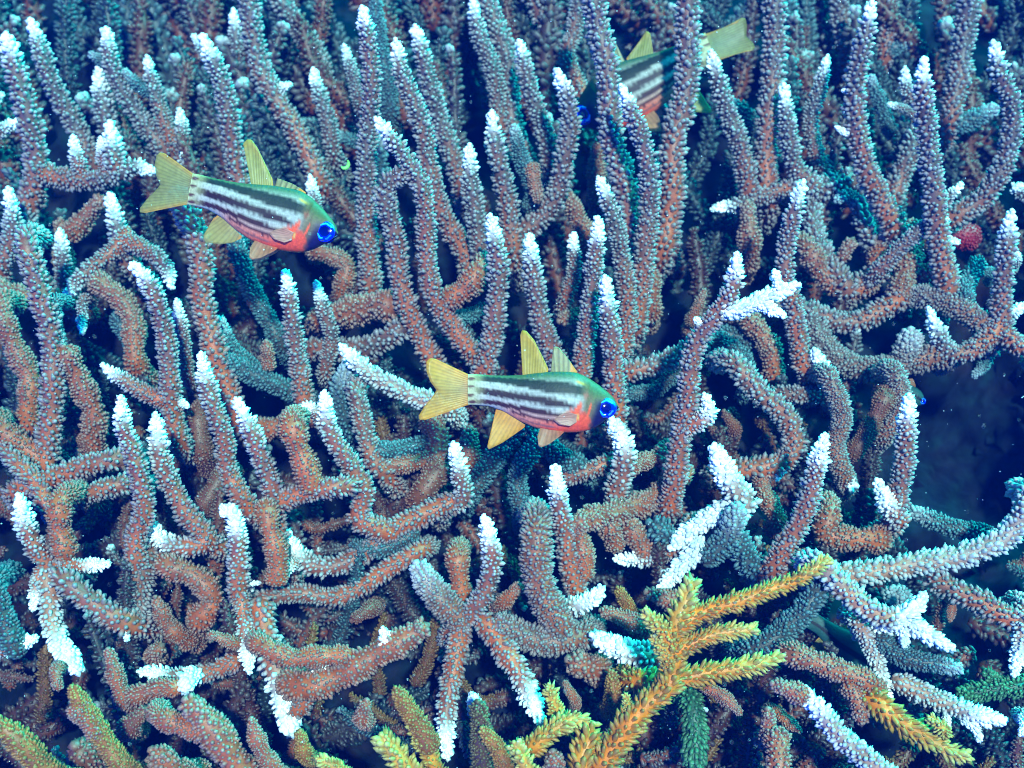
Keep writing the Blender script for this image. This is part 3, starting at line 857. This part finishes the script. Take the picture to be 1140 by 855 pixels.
def fin_mesh(name, base, outer, root, colf, nray=14, ns=9, thick=3.0, z0=0.0, lean=0.0, curve=0.0):
    base = np.array(base, float); outer = np.array(outer, float)
    nt_ = nray * 3 + 1
    def samp(P, t):
        L = np.r_[0, np.cumsum(np.linalg.norm(np.diff(P, axis=0), axis=1))]; L /= L[-1]
        return np.stack([np.interp(t, L, P[:, 0]), np.interp(t, L, P[:, 1])], axis=1)
    t = np.linspace(0, 1, nt_); B = samp(base, t); O = samp(outer, t)
    vs = []; cs = []
    for side in (1, -1):
        for j in range(ns):
            s_ = j / (ns - 1)
            for i in range(nt_):
                xy = B[i] * (1 - s_) + O[i] * s_
                ray = 1.0 if i % 3 == 0 else 0.0
                th = thick * (1 - .8 * s_) * (0.55 + 0.45 * ray) * (0 if i in (0, nt_ - 1) else 1)
                z = z0 + lean * s_ + curve * math.sin(t[i] * math.pi * 2 + s_ * 2) * s_ + side * th
                vs.append(fx(xy[0], xy[1], z)); cs.append(colf(s_, t[i], ray))
    n = ns * nt_
    q1 = quads(ns, nt_, closed=False); q2 = quads(ns, nt_, n, closed=False)[:, ::-1]
    top = np.array([[(ns - 1) * nt_ + i, (ns - 1) * nt_ + i + 1, n + (ns - 1) * nt_ + i + 1, n + (ns - 1) * nt_ + i] for i in range(nt_ - 1)])
    q = np.vstack([q1, q2, top])
    return mesh_obj(name, np.array(vs), q.ravel(), np.full(len(q), 4), M_FIN, np.array(cs), root)
def make_fish(label, px, py, depth, tilt, flip=False, scale=1.0, look='normal', yaw=0.0, dorsal2=None, group='striped cardinalfish over the coral', anal=None, dorsal1=None, tail=None, fin=(.90, .40, .04), seed=0.0):
    BEND[0] = seed
    loc = at(px, py, depth)
    root = thing('cardinalfish' if look != 'dark' else 'damselfish', label, 'fish', loc, group)
    # body
    NX, NS_ = 190, 56
    u = np.linspace(0, 1, NX); x = 292 + (1086 - 292) * (1 - (1 - u) ** 1.25)
    ty = np.interp(x, TOP[:, 0], TOP[:, 1]); by = np.interp(x, BOT[:, 0], BOT[:, 1])
    ker = np.ones(9) / 9
    ty = np.convolve(np.pad(ty, 4, mode='edge'), ker, 'valid'); by = np.convolve(np.pad(by, 4, mode='edge'), ker, 'valid')
    hw = np.interp(x, [292, 330, 450, 600, 750, 860, 950, 1020, 1060, 1086], [14, 22, 42, 62, 74, 78, 72, 52, 30, 3])
    a = np.linspace(0, 2 * np.pi, NS_, endpoint=False)
    ca, sa = np.cos(a), np.sin(a)
    yc = (ty + by) / 2; hh = (by - ty) / 2
    Yv = yc[:, None] + hh[:, None] * ca[None, :]
    Zv = hw[:, None] * np.sign(sa)[None, :] * np.abs(sa)[None, :] ** 0.85
    gillr = np.exp(-((x[:, None] - (905 - (Yv - 500) * .25)) / 9) ** 2) * 3.0
    Zv = Zv + np.sign(Zv) * gillr * (np.abs(sa)[None, :] > .3)
    Xv = np.repeat(x[:, None], NS_, axis=1)
    verts = np.stack([(Xv - 640) * UNIT, (Zv + bend(Xv)) * UNIT, -(Yv - 455) * UNIT], axis=-1).reshape(-1, 3)
    cols = fish_colour(Xv.ravel(), Yv.ravel(), look)
    q = quads(NX, NS_); f = list(q.ravel()) + list(range(NS_)) + [(NX - 1) * NS_ + j for j in range(NS_)][::-1]; fs = [4] * len(q) + [NS_, NS_]
    body = mesh_obj('body', verts, f, fs, M_FISH, cols, root)
    # mouth: a slit as a thin dark lip
    def lip(side):
        pts = [(1084, 500), (1062, 520), (1035, 536), (1008, 545)]
        P = np.array([fx(px_, py_, side * np.interp(px_, [1008, 1035, 1062, 1084], [56, 45, 27, 4])) for px_, py_ in pts]); return P
    for sd_ in (1, -1):
        P = catmull(lip(sd_), 9); T, U, V = frames(P); aa = np.linspace(0, 2 * np.pi, 6, endpoint=False); rr = 3.2 * UNIT * np.array([.5] + [1] * 7 + [.4])
        ring = P[:, None, :] + rr[:, None, None] * (np.cos(aa)[None, :, None] * U[:, None, :] + np.sin(aa)[None, :, None] * V[:, None, :])
        q = quads(9, 6); mesh_obj('lip', ring.reshape(-1, 3), q.ravel(), np.full(len(q), 4), M_FISH, np.tile([.03, .03, .08], (54, 1)), body)
    yel = np.array(fin) if look != 'dark' else np.array([.30, .22, .03]); org = np.array([.95, .34, .03]); grn = np.array([.40, .32, .04])
    def cauf(s_, t_, ray):
        c = yel * (1 - .35 * (1 - abs(2 * t_ - 1))) + np.array([.02, .10, .10]) * (1 - abs(2 * t_ - 1)) * (1 - s_)
        e = max(0, abs(2 * t_ - 1) * 1.0 - .72) / .28; c = c * (1 - e * .7) + org * e * .7 * .9
        return c * (1 - .22 * ray)
    fin_mesh('tail_fin', [(305, 322), (298, 360), (296, 400), (298, 440), (305, 474)],
             tail or [(125, 236), (95, 232), (78, 250), (78, 300), (98, 355), (130, 400), (108, 436), (70, 482), (38, 535), (42, 556), (75, 556)], root, cauf, nray=18, ns=12, thick=4, curve=7)
    def dorf(s_, t_, ray):
        e = sstep(.55, 1.0, s_) * .25 + (sstep(.9, 1.0, t_)) * .8; c = (yel * .45 + grn * .55) * (1 - min(e, 1)) + org * min(e, 1); return c * (1 - .25 * ray)
    d2 = dorsal2 or ([(578, 324), (620, 314), (665, 309), (712, 306)], [(566, 110), (574, 84), (598, 86), (640, 135), (680, 215), (716, 290)])
    fin_mesh('dorsal_fin', d2[0], d2[1], root, dorf, nray=10, thick=3.5, curve=4)
    def dorf1(s_, t_, ray): return (np.array([.42, .34, .14]) * (1 - .6 * ray)) if (t_ < .75) else org * (1 - .2 * ray)
    d1 = dorsal1 or ([(726, 305), (770, 303), (815, 303), (866, 312)], [(736, 224), (742, 172), (768, 172), (820, 235), (866, 302)])
    fin_mesh('spiny_dorsal_fin', d1[0], d1[1], root, dorf1, nray=6, thick=4)
    def anf(s_, t_, ray):
        e = max(sstep(.88, 1., t_), 1 - sstep(.0, .12, t_)) * .8; c = yel * (1 - e) + org * e; return c * (1 - .22 * ray)
    an = anal or ([(438, 502), (480, 514), (530, 545), (592, 584)], [(432, 525), (392, 700), (402, 714), (470, 680), (530, 640), (590, 596)])
    fin_mesh('anal_fin', an[0], an[1], root, anf, nray=10, thick=3.5, curve=3)
    def pef(s_, t_, ray):
        e = sstep(.7, 1., t_); c = np.array([.58, .26, .12]) * (1 - e) + np.array([.85, .22, .10]) * e; return c * (1 - .22 * ray)
    for sd_ in (1, -1):
        fin_mesh('pelvic_fin', [(672, 600), (720, 606), (790, 612)], [(660, 640), (664, 690), (676, 702), (720, 685), (780, 640), (800, 618)], root, pef, nray=7, thick=3, z0=sd_ * 22, lean=sd_ * 26)
        def pcf(s_, t_, ray): return np.array([.60, .38, .28]) * (1 - .25 * ray)
    # eye
    for sd_ in (1, -1):
        ex, ey, ez, R_ = 1020, 494, sd_ * 40, 54
        nlat, nlon = 18, 28; vs = []; cs = []
        for i in range(nlat):
            th = i / (nlat - 1) * math.pi * .5
            for j in range(nlon):
                ph = j / nlon * 2 * math.pi; rr = math.sin(th)
                vs.append(fx(ex + R_ * rr * math.cos(ph), ey + R_ * rr * math.sin(ph), ez + sd_ * 24 * math.cos(th)))
                col = np.array([.0, .012, .70])
                cs.append(col)
        q = quads(nlat, nlon); q = q if sd_ < 0 else q[:, ::-1]
        eye = mesh_obj('eye', np.array(vs), q.ravel(), np.full(len(q), 4), M_EYE, np.array(cs), root)
        def ring_piece(nm, r_in, r_out, a0, a1, col, dz):
            n1, n2 = 5, 24; vs = []
            for i in range(n1):
                r_ = r_in + (r_out - r_in) * i / (n1 - 1)
                for j in range(n2):
                    ph = a0 + (a1 - a0) * j / (n2 - 1); wv = 1 + .05 * math.sin(ph * 7)
                    th = math.asin(min(.99, r_ * wv))
                    vs.append(fx(ex + R_ * r_ * wv * math.cos(ph), ey + R_ * r_ * wv * math.sin(ph), ez + sd_ * (24 * math.cos(th) + dz * (1 - abs(2 * i / (n1 - 1) - 1)) + .4)))
            q = quads(n1, n2, closed=False); mesh_obj(nm, np.array(vs), q.ravel(), np.full(len(q), 4), M_EYE, np.tile(col, (len(vs), 1)), eye)
        ring_piece('pupil', .0, .50, 0, 2 * math.pi, [.0, .002, .10], 1.0)
        ring_piece('iris', .62, .80, math.radians(95), math.radians(325), [.02, .35, .98], 2.5)
        ring_piece('iris', .62, .78, math.radians(20), math.radians(75), [.01, .15, .95], 2.5)
    if look == 'normal':
        pl = [(868, 528), (864, 548), (866, 568)], [(820, 512), (775, 530), (745, 556), (775, 580), (830, 588)]
        for sd_ in (1, -1):
            fin_mesh('pectoral_fin', pl[0], pl[1], root, lambda s_, t_, ray: np.array([.62, .26, .18]) * (1 - .3 * ray), nray=8, thick=1.6, z0=sd_ * 75, lean=sd_ * 8)
    # pose: the fish's own x-z plane is laid parallel to the picture plane, then tilted in it
    Rc = Matrix(((RIGHT[0], FWD[0], UP[0]), (RIGHT[1], FWD[1], UP[1]), (RIGHT[2], FWD[2], UP[2]))).to_4x4()
    m = Matrix.Translation(Vector(loc)) @ Rc @ Matrix.Rotation(math.radians(tilt), 4, 'Y') @ Matrix.Rotation(math.radians(yaw + (180 if flip else 0)), 4, 'Z') @ Matrix.Scale(scale, 4)
    root.matrix_world = m
    return root
make_fish('striped fish in the middle of the picture, tall yellow dorsal fin raised', 460 + 640 / FS, 350 + 455 / FS, FD, 0.0, yaw=-4, seed=-.8)
f1s = 0.53 / FD * 1.03
make_fish('striped fish at upper left, head tilted down with a red belly', 222 + 61, 236, .53, 10.5, scale=f1s, yaw=4, seed=1.0, fin=(.52, .38, .10),
          dorsal2=([(600, 322), (640, 312), (680, 308), (712, 306)], [(520, 120), (536, 96), (560, 92), (600, 130), (650, 200), (700, 270)]),
          dorsal1=([(720, 304), (770, 302), (830, 302), (880, 316)], [(724, 262), (752, 266), (806, 276), (850, 292), (885, 310)]),
          anal=([(458, 506), (490, 518), (540, 550), (600, 588)], [(440, 525), (405, 620), (420, 655), (500, 650), (560, 630), (600, 600)]))
make_fish('striped fish swimming behind the tall branches at top, facing left', 640 + 84, 92, 0.650, -19.5, flip=True, scale=.650 / FD * 1.02, yaw=-8, fin=(.40, .36, .10),
          dorsal2=([(578, 324), (620, 314), (665, 309), (712, 306)], [(572, 300), (556, 215), (570, 196), (640, 246), (716, 296)]),
          tail=[(125, 330), (95, 312), (80, 322), (84, 360), (98, 392), (105, 410), (96, 430), (84, 455), (84, 480), (100, 492), (125, 480)])
make_fish('dark green fish with a black band, hidden under the white coral tips at lower right', 936, 716, .535, 28, flip=False, scale=.66, look='dark', group=None)
make_fish('tiny teal fish whose tail shows beside the white tip at right', 1003, 434, .60, -146, flip=True, scale=.42, look='dark', group=None)

# ------------------------------------------------------------------ small things
def curl(name, label, cat, pts, r, col, mat=M_CORAL):
    P = catmull(np.array(pts), 20); T, U, V = frames(P); aa = np.linspace(0, 2 * np.pi, 8, endpoint=False)
    rr = r * np.sin(np.linspace(.25, math.pi - .15, 20)) ** .6
    ring = P[:, None, :] + rr[:, None, None] * (np.cos(aa)[None, :, None] * U[:, None, :] + np.sin(aa)[None, :, None] * V[:, None, :])
    q = quads(20, 8); f = list(q.ravel()) + list(range(8))[::-1] + list(range(152, 160)); fs = [4] * len(q) + [8, 8]
    o_ = P[0]; o = mesh_obj(name, ring.reshape(-1, 3), f, fs, mat, np.tile(col, (160, 1)), origin=o_); o.location = o_
    o['label'] = label; o['category'] = cat; return o
d_ = .60
curl('shrimp', 'tiny bright green curled shrimp beside the tall branch at upper left', 'shrimp',
     [at(380, 186, d_), at(383, 187.5, d_ - .001), at(387, 185.5, d_), at(388, 181, d_ + .001), at(387, 178.5, d_)], .0009, [.25, .75, .12])
rs = branch_geo(np.array([at(1052, 262, .66), at(1068, 264, .665), at(1088, 262, .67)]), .006, .007, 'e', False)
spg = mesh_obj('sponge', *rs[0][:3], M_CORAL, rs[0][3] * 0 + np.array([.30, .012, .02])); spg['label'] = 'small bright red sponge in the dark gap at right'; spg['category'] = 'sponge'

# drifting specks (backscatter): nobody could count them
sv = []; sf = []; scl = []
octv = np.array([(1, 0, 0), (-1, 0, 0), (0, 1, 0), (0, -1, 0), (0, 0, 1), (0, 0, -1)], float)
octf = np.array([(0, 2, 4), (2, 1, 4), (1, 3, 4), (3, 0, 4), (2, 0, 5), (1, 2, 5), (3, 1, 5), (0, 3, 5)])
for i in range(1500):
    x, y = rg.uniform(-60, 1200), rg.uniform(-60, 915); d = rg.uniform(.30, S(y) + .05)
    r = rg.uniform(.00012, .00028) * (d / .5); o = len(sv) * 6
    sv.append(at(x, y, d) + octv * r * rg.uniform(.7, 1.3, (6, 1))); sf.append(octf + o)
sp_ = mesh_obj('floating_particles', np.vstack(sv), np.vstack(sf).ravel(), np.full(len(sf) * 8, 3), M_SPECK, np.full((len(sv) * 6, 3), .75))
sp_['kind'] = 'stuff'; sp_['label'] = 'white specks drifting in the water over the coral'; sp_['category'] = 'particles'

# ------------------------------------------------------------------ the water itself as haze
HAZE = True
if HAZE:
    pts = np.array(bv); lo = pts.min(axis=0) - np.array([.1, .1, 1.0]); hi = np.maximum(pts.max(axis=0), CAM) + np.array([.1, .1, .04]); lo[1] = min(lo[1], -.3)
    vs = np.array([(x, y, z) for x in (lo[0], hi[0]) for y in (lo[1], hi[1]) for z in (lo[2], hi[2])])
    fc = [0, 1, 3, 2, 4, 6, 7, 5, 0, 4, 5, 1, 2, 3, 7, 6, 0, 2, 6, 4, 1, 5, 7, 3]
    hm = bpy.data.materials.new('water_volume'); hm.use_nodes = True; t = hm.node_tree; t.nodes.clear()
    ou = t.nodes.new('ShaderNodeOutputMaterial'); pv = t.nodes.new('ShaderNodeVolumePrincipled'); t.links.new(pv.outputs[0], ou.inputs['Volume'])
    pv.inputs['Color'].default_value = HCOL; pv.inputs['Density'].default_value = HDEN
    pv.inputs['Absorption Color'].default_value = (0, .72, .88, 1)
    hz = mesh_obj('haze', vs, fc, [4] * 6, hm, smooth=False); hz['kind'] = 'stuff'; hz['label'] = 'blue sea water filling the whole reef scene'; hz['category'] = 'water'
print('tris', sum(len(o.data.loops) - 2 * len(o.data.polygons) for o in C.objects if o.type == 'MESH'))
